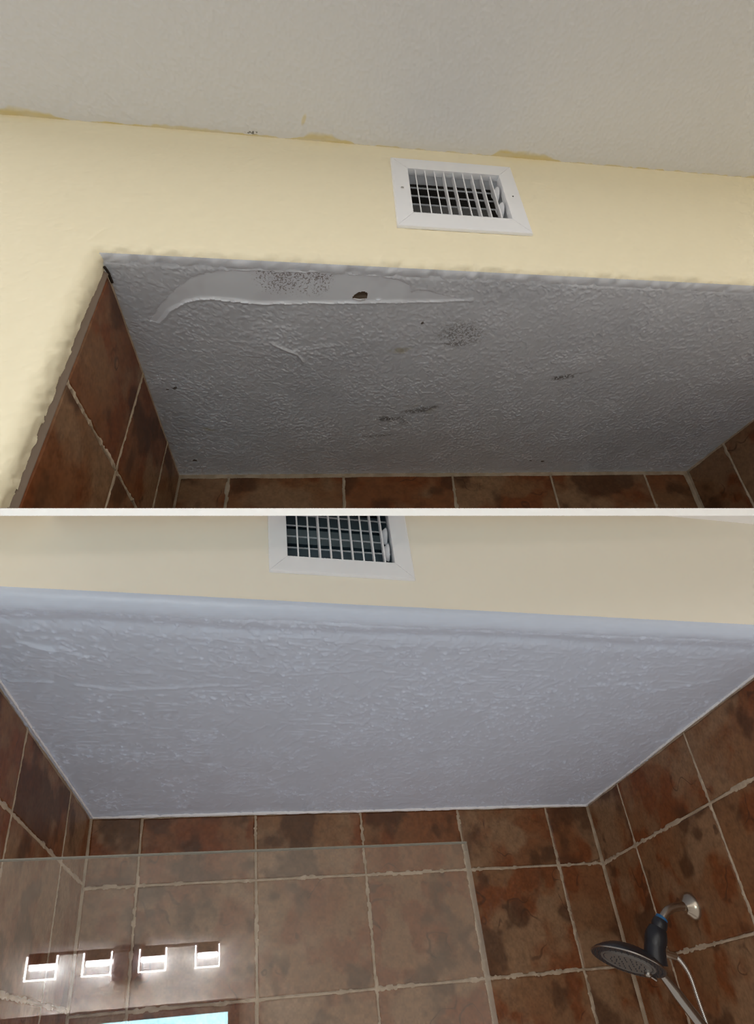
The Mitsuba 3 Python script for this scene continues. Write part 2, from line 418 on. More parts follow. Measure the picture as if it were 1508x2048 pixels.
def torn_hole():
    pts = np.array(HOLE) - np.mean(HOLE, 0)
    c = np.mean(HOLE, 0)
    rings = []
    for k, z in ((1.12, 0.0), (1.10, 0.006), (0.8, 0.012), (0.3, 0.014)):
        rings.append(np.c_[c + pts * k, np.full(len(pts), U_SOF - 0.0002 + z)])
    n = len(pts)
    v = np.vstack(rings + [[[*c, U_SOF + 0.014]]])
    f = [(r * n + i, r * n + (i + 1) % n, (r + 1) * n + (i + 1) % n) for r in range(3) for i in range(n)] + [(r * n + i, (r + 1) * n + (i + 1) % n, (r + 1) * n + i) for r in range(3) for i in range(n)]
    f += [(3 * n + i, 3 * n + (i + 1) % n, 4 * n) for i in range(n)]
    return mesh(v, f)


tag(obj('torn_hole', moved(UPPER, torn_hole()), 'gypsum', nc, smooth=False), 'brown torn hole in the plaster')


def paper_flap(cu, cw, su, sw, drop):
    """A curled scrap of paint hanging from the ceiling."""
    a, bb = np.meshgrid(np.linspace(-1, 1, 13), np.linspace(0, 1, 7), indexing='ij')
    u = cu + su * a * (1 - 0.35 * bb) + 0.002 * np.sin(a * 7)
    w = cw - sw * np.sin(bb * 1.9)
    z = U_SOF - 0.0012 - drop * (bb ** 1.3) * (1 - 0.4 * a * a)
    top = np.stack([u, w, z], -1).reshape(-1, 3)
    f = split(tri(a.shape))
    n = len(top)
    return mesh(np.vstack([top, top + [0, 0.0006, 0.0008]]), np.vstack([f, f[:, ::-1] + n]))


fl = obj('paint_flap', moved(UPPER, paper_flap(0.0995, 0.7375, 0.0135, 0.008, 0.009)), 'caulk', nc, smooth=True)
tag(fl, 'white curled scrap of paint')
obj('paint_flap', moved(UPPER, paper_flap(0.140, 0.7375, 0.0045, 0.004, 0.004)), 'caulk', nc, smooth=True)


def new_ceiling():
    st = 0.0028
    u, w = np.meshgrid(np.arange(L_LEFT - 0.02, L_RIGHT + 0.03, st), np.arange(L_FRONT + 0.0205, L_BACK + 0.02, st), indexing='ij')
    z = u * 0
    N = lambda a, b, s: meshkit.noise(np.stack([u / a, w / b, z], -1), s)
    stroke = smin(N(0.030, 0.007, 3), 0.70, 0.86) * smin(N(0.2, 0.2, 12), 0.3, 0.6)
    cross = smin(meshkit.noise(np.stack([(u + 0.6 * w) / 0.008, (w - 0.6 * u) / 0.035, z], -1), 8), 0.76, 0.9)
    dots = smin(N(0.008, 0.008, 5), 0.74, 0.90) * smin(N(0.11, 0.11, 17), 0.35, 0.6)
    blobs = smin(0.6 * N(0.017, 0.017, 25) + 0.4 * N(0.008, 0.008, 26), 0.58, 0.70)
    h = 0.0014 * stroke + 0.0012 * cross + 0.0024 * dots + 0.0009 * blobs + 0.0012 * N(0.04, 0.04, 6) + 0.004 * N(0.25, 0.18, 7)
    for line, amp in (([(-0.44, 1.20), (-0.36, 1.235), (-0.33, 1.25)], 0.004), ([(-0.42, 1.215), (-0.35, 1.225)], 0.003), ([(-0.37, 1.37), (-0.29, 1.39), (-0.17, 1.375), (-0.08, 1.36)], 0.003),
                      ([(-0.50, 1.36), (-0.42, 1.36)], 0.003), ([(0.1, 1.30), (0.22, 1.28)], 0.0015), ([(0.85, 1.26), (0.95, 1.24)], 0.002), ([(0.80, 1.33), (0.98, 1.30)], 0.002), ([(1.0, 1.36), (1.18, 1.27)], 0.002)):
        h += amp * np.exp(-(seg_dist(u, w, line) / 0.005) ** 2)
    dip = L_FRONT + 0.055 + 0.012 * N(0.3, 9, 31)
    h -= 0.006 * np.exp(-((w - dip) / 0.016) ** 2)
    P = np.stack([u, w, L_SOF - h * smin(w, L_FRONT + 0.018, L_FRONT + 0.03)], -1).reshape(-1, 3)
    return mesh(P, split(tri(u.shape)))


ns = tag(obj('ceiling', moved(LOWER, new_ceiling()), 'soffit_new', smooth=True), 'freshly painted white shower ceiling with trowel marks, cool light tint put into its colour, after repair', kind='structure')


def bead(path, rad, seed, sides=7, jitter=0.35):
    """An uneven round bead along a polyline in room coordinates."""
    path = np.asarray(path, float)
    L = np.r_[0, np.cumsum(np.linalg.norm(np.diff(path, axis=0), axis=1))]
    n = max(8, int(L[-1] / 0.008))
    t = np.linspace(0, L[-1], n)
    p = np.stack([np.interp(t, L, path[:, k]) for k in range(3)], 1)
    rr = rad * (1 - jitter + 2 * jitter * meshkit.fbm(np.stack([t / 0.03, t * 0, t * 0], -1), 3, seed))
    d = np.gradient(p, axis=0)
    d /= np.linalg.norm(d, axis=1, keepdims=True)
    a = np.cross(d, [0.31, 0.52, 0.79])
    a /= np.linalg.norm(a, axis=1, keepdims=True)
    b = np.cross(d, a)
    ang = np.arange(sides) * 2 * np.pi / sides
    v = p[:, None] + rr[:, None, None] * (np.cos(ang)[None, :, None] * a[:, None] + np.sin(ang)[None, :, None] * b[:, None])
    i, j = np.meshgrid(np.arange(n - 1), np.arange(sides), indexing='ij')
    q = np.stack([i * sides + j, i * sides + (j + 1) % sides, (i + 1) * sides + (j + 1) % sides, (i + 1) * sides + j], -1).reshape(-1, 4)
    v = v.reshape(-1, 3)
    caps = [(0, k + 1, k) for k in range(1, sides - 1)] + [((n - 1) * sides, (n - 1) * sides + k, (n - 1) * sides + k + 1) for k in range(1, sides - 1)]
    return mesh(v, np.vstack([split(q), caps]))


e = 0.008
obj('caulk_bead', moved(LOWER, bead([(L_LEFT + e, L_BACK - e - 0.002, L_SOF - 0.004), (L_RIGHT - e, L_BACK - e - 0.002, L_SOF - 0.004)], 0.0065, 3)), 'caulk', ns, smooth=True)
obj('caulk_bead', moved(LOWER, bead([(L_RIGHT - e, L_BACK - e, L_SOF - 0.004), (L_RIGHT - e, L_FRONT + 0.03, L_SOF - 0.004)], 0.0035, 4)), 'caulk', ns, smooth=True)
obj('caulk_bead', moved(LOWER, bead([(L_LEFT + e, L_BACK - e, L_SOF - 0.004), (L_LEFT + e, L_FRONT + 0.03, L_SOF - 0.004)], 0.003, 5)), 'caulk', ns, smooth=True)

m = box(-0.9, 1.8, 0.75, L_FRONT + 0.005, L_CEIL, L_CEIL + 0.01)
tag(obj('ceiling', moved(LOWER, m), 'matt_white', smooth=False, clipped=-1), 'sliver of white main ceiling at the top right corner of the lower bathroom', kind='structure')


# ------------------------------------------------------------------ tiled walls
def tile(a0, a1, b0, b1, to3, seed, joint=0.0045, thick=0.007):
    """One slate-look tile with uneven edges: (a, b) run in the wall, to3(a, b, height) gives room coordinates."""
    n = 6
    t = np.arange(n) / n
    c = np.array([[a0, b0], [a1, b0], [a1, b1], [a0, b1]])
    ring = np.vstack([c[k] + t[:, None] * (c[(k + 1) % 4] - c[k]) for k in range(4)])
    mid = c.mean(0)
    r = np.random.default_rng(seed)
    side = np.repeat([[0, 1], [-1, 0], [0, -1], [1, 0]], n, 0).astype(float)
    prev = np.roll(side, n, 0)
    corner = (np.arange(4 * n) % n) == 0
    inw = np.where(corner[:, None], side + prev, side)
    off = joint / 2 + r.uniform(-0.0012, 0.0022, 4 * n)
    outer = ring + inw * off[:, None]
    inner = outer + inw * (0.0035 + r.uniform(0, 0.002, 4 * n))[:, None]
    lift = thick + r.uniform(-0.0004, 0.0008)
    n4 = 4 * n
    A = np.vstack([outer, outer, inner, [mid]])
    H = np.r_[np.zeros(n4), np.full(n4, lift - 0.0025), np.full(n4, lift), lift]
    i = np.arange(n4)
    j = (i + 1) % n4
    f = np.vstack([np.c_[i, j, j + n4], np.c_[i, j + n4, i + n4], np.c_[i + n4, j + n4, j + 2 * n4], np.c_[i + n4, j + 2 * n4, i + 2 * n4], np.c_[i + 2 * n4, j + 2 * n4, i * 0 + 3 * n4]])
    v = to3(A[:, 0], A[:, 1], H)
    uv = A + r.uniform(-40, 40, 2)
    return mesh(v, f), uv


def tiled_wall(key, label, room, keep, to3, a_edges, b_edges, seed):
    """The grouted wall, each tile, and the lumpy grout pressed out of the joints."""
    a0, a1, b0, b1 = a_edges[0], a_edges[-1], b_edges[0], b_edges[-1]
    e0 = 0.02 if 'back' in key else 0.0
    A, B = np.meshgrid(np.linspace(a0 - e0, a1 + 0.02, 9), np.linspace(b0, b1 + 0.012, 9), indexing='ij')
    v = to3(A.ravel(), B.ravel(), np.full(A.size, 0.0048))
    k = obj(key, moved(room, mesh(v, split(tri(A.shape)))), 'grout', smooth=False, clipped=keep)
    tag(k, label, kind='structure')
    s = seed
    for i in range(len(a_edges) - 1):
        for j in range(len(b_edges) - 1):
            s += 1
            m, uv = tile(a_edges[i], a_edges[i + 1], b_edges[j], b_edges[j + 1], to3, s)
            m = moved(room, m)
            side = (m.vertices - EYE) @ UP * keep
            if side.max() <= 0.002:
                continue
            if side.min() < 0:      # cut at the divider; uv by the nearest kept vertex plane
                basis = np.c_[m.vertices, np.ones(len(m.vertices))]
                fit = np.linalg.lstsq(basis, uv, rcond=None)[0]
                m = clip(m, keep)
                uv = np.c_[m.vertices, np.ones(len(m.vertices))] @ fit
            sh = trimesh.graph.smooth_shade
            obj('tile', m, 'slate_tile', k, smooth=False, uv=uv)
    lumps = []
    for x in a_edges[1:-1]:
        s += 1
        lumps.append(lump_line(to3, (x, b0), (x, b1), s))
    for y in b_edges[1:-1]:
        s += 1
        lumps.append(lump_line(to3, (a0, y), (a1, y), s))
    if lumps:
        obj('grout_line', moved(room, trimesh.util.concatenate(lumps)), 'grout', k, smooth=True, clipped=keep)
        tag(k + '__grout_line', 'rough pale grout standing proud of the joints', kind='stuff')
    return k


def lump_line(to3, p, q, seed):
    p, q = np.array(p, float), np.array(q, float)
    L = np.linalg.norm(q - p)
    n = max(6, int(L / 0.0025))
    t = np.linspace(0, 1, n)
    d = (q - p) / L
    nrm = np.array([-d[1], d[0]])
    N = lambda k, sc: meshkit.fbm(np.stack([t * L / sc, t * 0 + k, t * 0], -1), 3, seed + k)
    big = smin(N(9, 0.07), 0.38, 0.60)
    wl = 0.0036 + 0.0058 * big * smin(N(1, 0.013), 0.40, 0.60)
    wr = 0.0036 + 0.0058 * big * smin(N(2, 0.015), 0.40, 0.60)
    hh = 0.0062 + 0.0030 * N(3, 0.010)
    cx = p + t[:, None] * (q - p) + nrm * (0.0015 * (N(4, 0.05) - 0.5))[:, None]
    rows = [(cx - nrm * wl[:, None], 0.004), (cx - nrm * (wl * 0.7)[:, None], None), (cx, None), (cx + nrm * (wr * 0.7)[:, None], None), (cx + nrm * wr[:, None], 0.004)]
    V = []
    for k, (c, h) in enumerate(rows):
        H = np.full(n, h) if h else hh * (1.0 if k == 2 else 0.93) + 0.0012 * N(10 + k, 0.006)
        V.append(to3(c[:, 0], c[:, 1], H))
    V = np.stack(V, 0)
    return mesh(V.reshape(-1, 3), split(tri((5, n))))


def on_back(w0):
    return lambda a, b, h: np.stack([a, w0 - h + 0.007, b], -1)


def on_left(u0):
    return lambda a, b, h: np.stack([u0 + h - 0.007, a, b], -1)


def on_right(u0):
    return lambda a, b, h: np.stack([u0 - h + 0.007, a, b], -1)


tiled_wall('wall_back', 'brown slate tiled back wall below the mouldy grey shower ceiling', UPPER, 1, on_back(U_BACK), [-0.3735, -0.226, 0.133, 0.4955, 0.843, 1.1935, 1.352], [0.55, 0.893], 100)
tiled_wall('wall_left', 'dark brown tiled left side wall of the upper shower', UPPER, 1, on_left(U_LEFT), [0.693, 0.983, 1.2825, U_BACK - 0.003], [0.20, 0.612, 0.8985], 200)
tiled_wall('wall_right', 'dark brown tiled right side wall of the upper shower', UPPER, 1, on_right(U_RIGHT), [0.70, 0.992, 1.292, U_BACK - 0.003], [0.45, 0.9015], 300)
rows = [-0.47, -0.17, 0.132, 0.4355, 0.6265]
lb = tiled_wall('wall_back', 'brown slate tiled back wall behind the glass, below the repainted ceiling', LOWER, -1, on_back(L_BACK), [-0.520, -0.366, 0.0005, 0.367, 0.731, 1.0865, 1.263], rows, 400)
tiled_wall('wall_left', 'shadowed brown tiled left side wall of the lower shower', LOWER, -1, on_left(L_LEFT), [1.10, 1.150, 1.591, 2.034, L_BACK - 0.003], [-0.47, -0.15, 0.145, 0.447, 0.6265], 500)
tiled_wall('wall_right', 'brown tiled right side wall that carries the shower head', LOWER, -1, on_right(L_RIGHT), [1.10, 1.160, 1.600, 2.048, L_BACK - 0.003], [-0.47, -0.17, 0.134, 0.434, 0.6265], 600)

# the bare strip between the yellow paint and the first tiles of the upper left wall, and a dark bead laid along the gap under the ceiling
A, B = np.meshgrid(np.array([0.670, 0.674, 0.681, 0.6905, 0.6930]), np.linspace(0.2, 0.897, 120), indexing='ij')
hh = 0.0012 * meshkit.noise(np.stack([A / 0.006, B / 0.02, A * 0], -1), 3)
v = np.stack([-0.3850 + hh + np.where(A > 0.69, 0.006, 0) + (A - 0.670) * 0.16, A, B], -1).reshape(-1, 3)
st = tag(obj('bare_strip', moved(UPPER, mesh(v, split(tri(A.shape)))), 'grey_strip', 'wall_left', smooth=20, clipped=1), 'bare grey-brown strip along the paint edge')
obj('corner_seam', moved(UPPER, bead([(-0.3775, 0.676, 0.8985), (-0.3755, 0.690, 0.901), (-0.3750, 0.716, 0.9025)], 0.0024, 9)), 'seam_dark', 'wall_left', smooth=True)
tag('wall_left__corner_seam', 'dark gap where the tile meets the ceiling')


# ------------------------------------------------------------------ air registers
def register(room, keep, front, out, inn, bars, vane_u, vane_turn, dark, tabs, label):
    """A white steel wall register: mitred frame, upright vanes, cross bars behind them, duct and damper blades."""
    u0, u1, v0, v1 = out
    a0, a1, b0, b1 = inn
    k = 'air_register' if 'air_register' not in labels else 'air_register_001'
    tag(k, label, 'air vent')
    w_out, w_back = front - 0.0085, front - 0.001

    def add(key, m, bsdf, parent=k, smooth=30):
        m = moved(room, m)
        s = (m.vertices - EYE) @ UP * keep
        if s.max() <= 0.003:
            return None
        if s.min() < 0:
            mm = m3.Manifold(m3.Mesh(np.asarray(m.vertices, np.float32), np.asarray(m.faces, np.uint32)))
            n = UP * keep
            if mm.status() == m3.Error.NoError and not mm.is_empty():
                m = man(mm.trim_by_plane(n.tolist(), float(n @ EYE)))
            else:
                m = clip(m, keep)
        return obj(key, m, bsdf, parent, smooth=smooth)

    g = 0.00025
    mid = 'duct_grey' if keep > 0 else 'duct_blue_mid'
    vt = 0.0012 if keep > 0 else 0.0016
    O = [(u0, v0), (u1, v0), (u1, v1), (u0, v1)]
    I = [(a0, b0), (a1, b0), (a1, b1), (a0, b1)]
    nrm = [(0, 1), (-1, 0), (0, -1), (1, 0)]
    for s in range(4):
        e0, e1, i0, i1 = np.array(O[s]), np.array(O[(s + 1) % 4]), np.array(I[s]), np.array(I[(s + 1) % 4])
        d = (e1 - e0) / np.linalg.norm(e1 - e0)
        nn = np.array(nrm[s])
        pts = []
        for inset, w in ((0.0, w_back), (0.0, w_out + 0.0035), (0.0012, w_out + 0.001), (0.0035, w_out), (1.0, w_out), (1.0, w_out + 0.016), (0.985, w_out + 0.016), (0.98, w_out + 0.002)):
            if inset < 0.5:
                p, q = e0 + (i0 - e0) * (inset / abs((i0 - e0) @ nn)), e1 + (i1 - e1) * (inset / abs((i1 - e1) @ nn))
            else:
                p, q = e0 + (i0 - e0) * inset, e1 + (i1 - e1) * inset
            pts.append(((*(p + d * g),), (*(q - d * g),), w))
        P = [(p[0], w, p[1]) for p, q, w in pts] + [(q[0], w, q[1]) for p, q, w in pts]
        n = len(pts)
        # profile is not convex: cap with a fan from the flange's inner corner
        f = []
        for i in range(n):
            j = (i + 1) % n
            f += [(i, j, j + n), (i, j + n, i + n)]
        tris = [(0, 1, 2), (0, 2, 3), (0, 3, 7), (7, 3, 4), (7, 4, 5), (7, 5, 6)]
        f += [(a, c, b) for a, b, c in tris] + [(a + n, b + n, c + n) for a, b, c in tris]
        m = mesh(P, f)
        if m.volume < 0:
            m.invert()
        add('frame_side', m, 'white_enamel', smooth=25)
    for (u, v), bs, r, h in (((u0 + 0.0195, (v0 + v1) / 2 + 0.006), 'steel', 0.0036, 0.0018), ((u1 - 0.0195, (v0 + v1) / 2 + 0.004), 'black_hole', 0.0022, 0.0006)):
        c = trimesh.creation.revolve([(0, h), (r * 0.6, h * 0.95), (r * 0.95, h * 0.5), (r, 0), (0, 0)], sections=18)
        c.apply_transform(trimesh.geometry.align_vectors([0, 0, 1], [0, -1, 0]))
        c.apply_translation((u, w_out, v))
        sc = add('screw' if bs == 'steel' else 'screw_hole', c, bs)
        if sc and bs == 'steel':
            add('slot', box(u - 0.0024, u + 0.0024, w_out - h - 0.0004, w_out - h + 0.0003, v - 0.0004, v + 0.0004), 'black_hole', sc)
    for u, a in zip(vane_u, vane_turn):
        bl = box(-vt, vt, 0.0, 0.020, b0 - 0.001, b1 + 0.001, 0.0006)
        bl.apply_transform(trimesh.transformations.rotation_matrix(math.radians(a) - math.atan2(u, front), [0, 0, 1]))
        bl.apply_translation((u, w_out + 0.0035, 0))
        add('vane', bl, 'white_enamel')
    for v in bars:
        bl = box(a0 - 0.003, a1 + 0.003, 0.0, 0.0040, -0.0006, 0.0006, 0.0004)
        bl.apply_transform(trimesh.transformations.rotation_matrix(math.radians(-4), [1, 0, 0]))
        bl.apply_translation((0, front + 0.028, v))
        add('cross_bar', bl, 'white_enamel')
    # duct: pale collar, then dark sheet metal with damper blades
    d0, d1, d2 = front + 0.001, front + 0.032, front + 0.135
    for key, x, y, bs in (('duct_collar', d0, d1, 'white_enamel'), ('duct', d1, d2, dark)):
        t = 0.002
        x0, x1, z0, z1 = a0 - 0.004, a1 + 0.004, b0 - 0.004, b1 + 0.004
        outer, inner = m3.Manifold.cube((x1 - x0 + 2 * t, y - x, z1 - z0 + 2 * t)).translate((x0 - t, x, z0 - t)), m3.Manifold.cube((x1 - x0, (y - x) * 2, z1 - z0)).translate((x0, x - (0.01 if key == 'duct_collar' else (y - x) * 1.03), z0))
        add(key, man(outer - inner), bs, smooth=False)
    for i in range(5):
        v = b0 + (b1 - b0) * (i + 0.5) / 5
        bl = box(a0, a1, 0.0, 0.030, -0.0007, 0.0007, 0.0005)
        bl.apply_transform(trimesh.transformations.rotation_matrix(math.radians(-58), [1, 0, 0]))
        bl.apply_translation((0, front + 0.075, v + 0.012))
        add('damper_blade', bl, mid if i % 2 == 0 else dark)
    for v in tabs:
        t, a = np.meshgrid(np.linspace(0, math.pi, 15), np.linspace(-1, 1, 7), indexing='ij')
        hv = (0.026 if keep > 0 else 0.019) * np.cos(t)
        bul = 0.021 * np.sin(t) * (0.5 + 0.5 * a)
        V = np.stack([a1 - 0.002 - 0.012 * (1 - a) * 0.5 * np.sin(t) - 0.004, w_out + 0.003 + 0.024 - bul, v + hv], -1).reshape(-1, 3)
        f = split(tri(t.shape))
        n = len(V)
        m = mesh(np.vstack([V, V + [0.0008, 0.0004, 0]]), np.vstack([f, f[:, ::-1] + n]))
        m = moved(room, m)
        obj('lever_tab', clip(m, keep), 'white_enamel', k, smooth=True)
    return k


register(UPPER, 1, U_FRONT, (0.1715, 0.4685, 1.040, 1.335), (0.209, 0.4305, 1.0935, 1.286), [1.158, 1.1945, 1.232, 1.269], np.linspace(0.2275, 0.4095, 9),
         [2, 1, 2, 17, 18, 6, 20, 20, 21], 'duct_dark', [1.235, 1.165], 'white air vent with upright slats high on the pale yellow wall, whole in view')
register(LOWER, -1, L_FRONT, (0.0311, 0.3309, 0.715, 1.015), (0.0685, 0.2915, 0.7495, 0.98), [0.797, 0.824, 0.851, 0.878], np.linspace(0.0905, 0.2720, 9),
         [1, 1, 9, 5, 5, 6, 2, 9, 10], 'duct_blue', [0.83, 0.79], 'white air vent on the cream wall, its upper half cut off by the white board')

# ------------------------------------------------------------------ shower glass
G = L_FRONT
gk = 'shower_glass'
tag(gk, 'clear glass shower panel mirroring the vanity light, before the brown tiled wall', 'glass panel')
v = np.array([[-0.9, G, -0.47], [0.345, G, -0.47], [0.345, G, 0.2415], [-0.9, G, 0.2415]])
obj('pane', moved(LOWER, mesh(v, [[0, 1, 2], [0, 2, 3]])), 'glass_sheet', gk, smooth=False)
obj('top_edge', moved(LOWER, box(-0.9, 0.345, G + 0.0006, G + 0.0085, 0.2395, 0.2415, 0.0005)), 'glass_edge', gk)
tag(gk + '__top_edge', 'thin polished top edge')
v = np.array([[0.3455, G, -0.47], [0.3465, G + 0.03, -0.47], [0.3465, G + 0.03, 0.2415], [0.3455, G, 0.2415]])
obj('edge_seal', moved(LOWER, mesh(v, [[0, 1, 2], [0, 2, 3]])), 'clear_vinyl', gk, smooth=False)
tag(gk + '__edge_seal', 'clear vinyl strip on the free edge')

# ------------------------------------------------------------------ the wall behind the viewer that the glass mirrors
nG = np.cross(LOWER[:, 0], LOWER[:, 2])
nG /= np.linalg.norm(nG)
dG = (LOWER @ [0, G, 0]) @ nG


def rear(m):
    """From the layout seen in the glass to the true place of the vanity wall across the room."""
    p = m.vertices @ LOWER.T
    p = p - 2 * ((p @ nG) - dG)[:, None] * nG
    return mesh(EYE + p, m.faces[:, ::-1])


WV = 3.2
wu0, wu1, wv0, wv1 = -1.15, -0.0724, -0.12, 0.1945
wr = obj('wall_rear', rear(man(m3.Manifold.cube((4.1, 0.1, 1.42)).translate((-2.6, WV, -0.6)) - m3.Manifold.cube((wu1 - wu0 - 0.01, 0.4, wv1 - wv0 - 0.01)).translate((wu0 + 0.005, WV - 0.2, wv0 + 0.005)))), 'rear_paint', smooth=False)
tag(wr, 'pale beige wall that carries the vanity light, seen mirrored in the shower glass', kind='structure')
wk = 'glowing_mirror_1'
tag(wk, 'dark-framed mirror below the vanity light, its pane given a pale blue glow, seen in the shower glass', kind='structure')
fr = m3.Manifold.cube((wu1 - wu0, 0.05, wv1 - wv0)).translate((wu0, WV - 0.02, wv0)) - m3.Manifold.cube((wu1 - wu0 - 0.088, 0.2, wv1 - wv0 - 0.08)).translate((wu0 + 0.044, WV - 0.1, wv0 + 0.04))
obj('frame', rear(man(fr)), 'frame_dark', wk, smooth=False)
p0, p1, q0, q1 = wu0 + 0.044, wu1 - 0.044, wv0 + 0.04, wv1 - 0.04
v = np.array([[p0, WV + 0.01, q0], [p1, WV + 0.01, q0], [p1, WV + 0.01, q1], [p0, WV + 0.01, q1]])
pane = obj('pane', rear(mesh(v, [[0, 1, 2], [0, 2, 3]])), 'matt_white', wk, smooth=False)
scene[pane]['emitter'] = {'type': 'area', 'radiance': rgb(3.8, 7.2, 8.2)}  # a mirror pane that emits, in place of the daylight it would reflect
tag(pane, 'mirror pane made to glow in place of reflected daylight')

vk = 'vanity_light'
tag(vk, 'four-lamp vanity light bar glowing above the dark-framed pane, mirrored in the glass', 'light fixture')
obj('bar', rear(box(-0.88, -0.152, WV - 0.062, WV - 0.045, 0.3735, 0.384, 0.003)), 'bronze', vk)
obj('wall_plate', rear(box(-0.572, -0.4513, WV - 0.035, WV - 0.0003, 0.281, 0.397, 0.006)), 'mauve_metal', vk)
obj('plate_cover', rear(box(-0.570, -0.453, WV - 0.062, WV - 0.033, 0.300, 0.372, 0.010)), 'mauve_metal', vk)
for x0, x1 in ((-0.879, -0.766), (-0.6745, -0.566), (-0.4655, -0.3587), (-0.2478, -0.1495)):
    sh = obj('lamp', rear(box(x0 + 0.010, x1 - 0.010, WV - 0.078, WV - 0.060, 0.329, 0.346, 0.004)), 'caulk', vk)
    scene[sh]['emitter'] = {'type': 'area', 'radiance': rgb(200.0, 178.0, 168.0)}
    q = np.array([[x0 + 0.012, WV - 0.047, 0.300], [x1 - 0.012, WV - 0.047, 0.300], [x1 - 0.012, WV - 0.047, 0.343], [x0 + 0.012, WV - 0.047, 0.343]])
    g = obj('added_wall_glow', rear(mesh(q, [[0, 2, 1], [0, 3, 2]])), 'caulk', sh, smooth=False)
    scene[g]['emitter'] = {'type': 'area', 'radiance': rgb(1900.0, 1670.0, 1520.0)}  # added emitter that strengthens the glow on the wall around the lamp
    tag(g, 'added glowing panel that brightens the wall behind the lamp')
    obj('cap', rear(box(x0 + 0.006, x1 - 0.006, WV - 0.082, WV - 0.030, 0.3465, 0.376, 0.003)), 'bronze', sh)
    zb, yb, w_ = 0.2955, WV - 0.086, 0.0045
    ed = man(m3.Manifold.cube((x1 - x0, 0.010, 0.372 - zb)).translate((x0, yb, zb)) - m3.Manifold.cube((x1 - x0 - 2 * w_, 0.1, 0.2)).translate((x0 + w_, yb - 0.02, zb + w_)))
    g = obj('shade', rear(ed), 'caulk', sh)
    scene[g]['emitter'] = {'type': 'area', 'radiance': rgb(22.0, 20.0, 19.0)}
    tag(g, 'clear glass shade with glowing edges')


# ------------------------------------------------------------------ shower head
def tube(pts, rad, sides=16, n=60, smooth_path=True):
    pts = np.asarray(pts, float)
    L = np.r_[0, np.cumsum(np.linalg.norm(np.diff(pts, axis=0), axis=1))]
    t = np.linspace(0, L[-1], n)
    if smooth_path and len(pts) > 2:
        from scipy.interpolate import CubicSpline
        p = CubicSpline(L, pts)(t)
    else:
        p = np.stack([np.interp(t, L, pts[:, k]) for k in range(3)], 1)
    rr = rad(t / L[-1]) if callable(rad) else np.full(n, rad)
    d = np.gradient(p, axis=0)
    d /= np.linalg.norm(d, axis=1, keepdims=True)
    a = np.cross(d, [0.2, 0.95, 0.1])
    a /= np.linalg.norm(a, axis=1, keepdims=True)
    b = np.cross(d, a)
    ang = np.arange(sides) * 2 * np.pi / sides
    v = (p[:, None] + rr[:, None, None] * (np.cos(ang)[None, :, None] * a[:, None] + np.sin(ang)[None, :, None] * b[:, None])).reshape(-1, 3)
    i, j = np.meshgrid(np.arange(n - 1), np.arange(sides), indexing='ij')
    q = np.stack([i * sides + j, i * sides + (j + 1) % sides, (i + 1) * sides + (j + 1) % sides, (i + 1) * sides + j], -1).reshape(-1, 4)
    v = np.vstack([v, p[:1], p[-1:]])
    caps = [(len(v) - 2, (k + 1) % sides, k) for k in range(sides)] + [(len(v) - 1, (n - 1) * sides + k, (n - 1) * sides + (k + 1) % sides) for k in range(sides)]
    m = mesh(v, np.vstack([split(q), caps]))
    if m.volume < 0:
        m.invert()
    return m


def lathe(profile, axis, at, sections=48):
    m = trimesh.creation.revolve(profile, sections=sections)
    m.apply_transform(trimesh.geometry.align_vectors([0, 0, 1], axis))
    m.apply_translation(at)
    return m


WF = 1.8412
S = lambda u, v, dw=0.0: place(LOWER, [u, WF + dw, v])
sk = 'hand_shower'
tag(sk, 'black and chrome shower head on a bent arm from the tiled right wall', 'shower head')
nR = -np.cross(LOWER[:, 1], LOWER[:, 2])
nR /= np.linalg.norm(nR)
wallp = S(L_RIGHT - 0.0005, 0.2285)
obj('flange', lathe([(0.0, 0.030), (0.013, 0.030), (0.0165, 0.028), (0.022, 0.022), (0.029, 0.016), (0.0335, 0.009), (0.035, 0.003), (0.035, 0.0), (0.0, 0.0)], nR, wallp), 'nickel', sk)
obj('arm', tube([S(L_RIGHT - 0.004, 0.2285), S(1.235, 0.2300), S(1.205, 0.2290), S(1.1837, 0.2235), S(1.1685, 0.2150), S(1.154, 0.2040)], 0.0115, 20, 50), 'nickel', sk, smooth=40)
ax = S(1.1249, 0.1730) - S(1.157, 0.2064)
ax /= np.linalg.norm(ax)
obj('seal_ring', tube([S(1.1535, 0.2055), S(1.1455, 0.1985)], 0.0165, 24, 6, False), 'blue_seal', sk, smooth=40)
tag(sk + '__seal_ring', 'blue ring')
obj('swivel_nut', tube([S(1.1475, 0.2010), S(1.1300, 0.1800)], lambda t: 0.0185 + 0.0025 * np.sin(np.pi * t), 24, 14, False), 'black_plastic', sk, smooth=40)
obj('holder', tube([S(1.1300, 0.1810), S(1.1215, 0.1700), S(1.1080, 0.1500), S(1.0950, 0.1200), S(1.0900, 0.1020)], lambda t: 0.0235 + 0.004 * np.sin(np.pi * np.clip(t * 2, 0, 1)) + 0.008 * t, 24, 30), 'black_plastic', sk, smooth=40)
tag(sk + '__holder', 'black holder body')
nD = np.array([-0.3854, -0.2566, -0.8864])
nD /= np.linalg.norm(nD)
cD = S(1.0065, 0.1135)
RD = 0.0966
hd = obj('head', lathe([(0.0, -0.036), (0.03, -0.035), (0.055, -0.029), (0.075, -0.019), (0.088, -0.010), (RD - 0.001, -0.003), (RD, 0.0), (RD - 0.002, 0.0015), (0.0, 0.0015)], nD, cD, 72), 'black_plastic', sk, smooth=35)
tag(hd, 'wide black rain head')
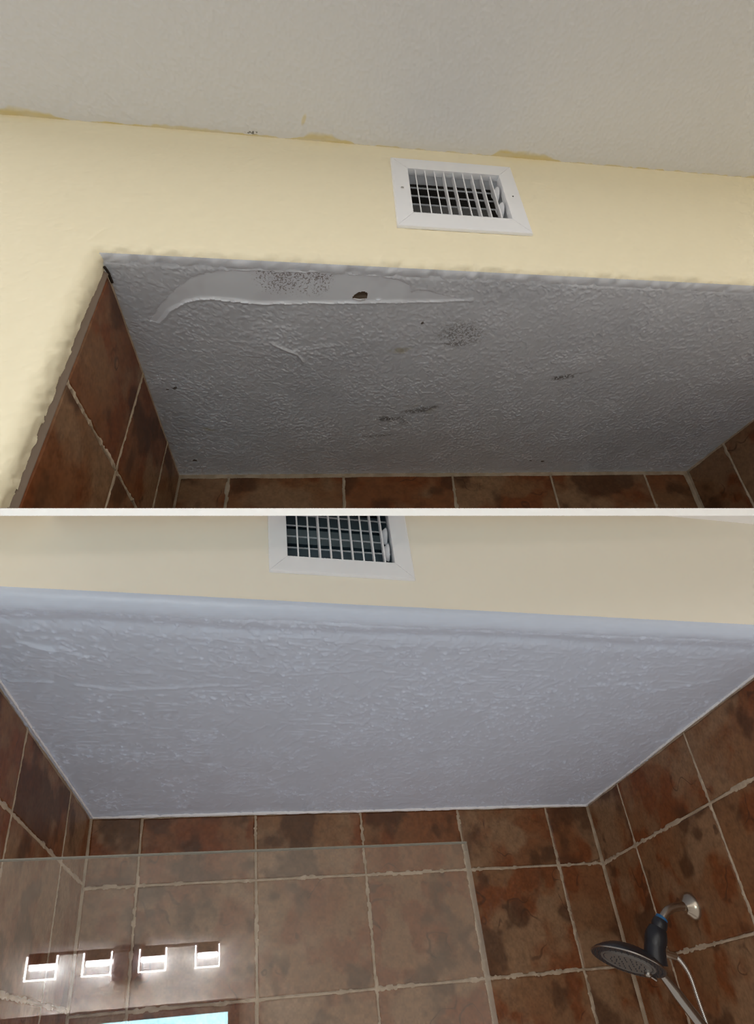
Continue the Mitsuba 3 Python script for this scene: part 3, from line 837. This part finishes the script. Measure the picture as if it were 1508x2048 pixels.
obj('rim', lathe([(RD - 0.0005, -0.0022), (RD + 0.0007, -0.001), (RD + 0.0007, 0.0004), (RD - 0.0008, 0.0018), (RD - 0.0018, 0.0016), (RD - 0.0005, -0.0022)], nD, cD, 72), 'chrome', hd, smooth=35)
tag(hd + '__rim', 'thin chrome rim')
obj('spray_face', lathe([(0.0, 0.004), (0.055, 0.004), (0.060, 0.0032), (0.062, 0.0014), (0.0, 0.0014)], nD, cD, 60), 'grey_plastic', hd, smooth=35)
obj('face_ring', lathe([(0.064, 0.0016), (0.066, 0.0036), (0.069, 0.0036), (0.071, 0.0016), (0.064, 0.0016)], nD, cD, 60), 'grey_plastic', hd, smooth=35)
e1 = np.cross(nD, [0, 0, 1.0])
e1 /= np.linalg.norm(e1)
e2 = np.cross(nD, e1)
nz = []
for rr, k in ((0.016, 6), (0.030, 12), (0.044, 18), (0.076, 30), (0.086, 36)):
    for i in range(k):
        a = 2 * math.pi * i / k
        c = trimesh.creation.cone(radius=0.0022, height=0.004, sections=6)
        c.apply_transform(trimesh.geometry.align_vectors([0, 0, 1], nD))
        c.apply_translation(cD + nD * (0.0038 if rr < 0.06 else 0.0014) + rr * (math.cos(a) * e1 + math.sin(a) * e2))
        nz.append(c)
obj('nozzle', trimesh.util.concatenate(nz), 'black_plastic', hd, smooth=False)
tag(hd + '__nozzle', 'rings of tiny spray nozzles', kind='stuff')
kn = S(1.0573, 0.0836)
kb = cD + (np.eye(3) - np.outer(nD, nD)) @ (kn - cD)
obj('mode_knob', lathe([(0.0, 0.012), (0.006, 0.0115), (0.0095, 0.008), (0.0105, 0.0), (0.0, 0.0)], nD, kb + nD * 0.001, 24), 'chrome', hd, smooth=35)
obj('mode_lever', tube([kb + nD * 0.006, S(1.078, 0.0690)], 0.0035, 12, 10, False), 'chrome', hd, smooth=40)
obj('handle', tube([S(1.098, 0.0800), S(1.1064, 0.0690), S(1.140, 0.0190), S(1.1733, -0.0320), S(1.215, -0.0950)], lambda t: 0.0085 + 0.0055 * np.minimum(1, t * 4), 20, 50), 'chrome', sk, smooth=40)
tag(sk + '__handle', 'chrome hand shower handle')
obj('hose_outlet', tube([S(1.112, 0.1330), S(1.1247, 0.1275), S(1.1595, 0.1160)], 0.0095, 20, 14), 'nickel', sk, smooth=40)
obj('diverter', tube([S(1.105, 0.1470), S(1.1150, 0.1425), S(1.1400, 0.1300)], 0.0065, 16, 12), 'nickel', sk, smooth=40)
hose = [S(1.1580, 0.1165), S(1.1680, 0.1090), S(1.1750, 0.0990), S(1.1849, 0.0764), S(1.1880, 0.0398), S(1.1890, 0.0068), S(1.1910, -0.0232), S(1.2000, -0.0800), S(1.2140, -0.1000)]
obj('hose', tube(hose, lambda t: 0.0058 + 0.0011 * np.sin(t * 2 * np.pi * 62), 12, 560), 'hose_chrome', sk, smooth=True)
tag(sk + '__hose', 'ribbed metal hose')
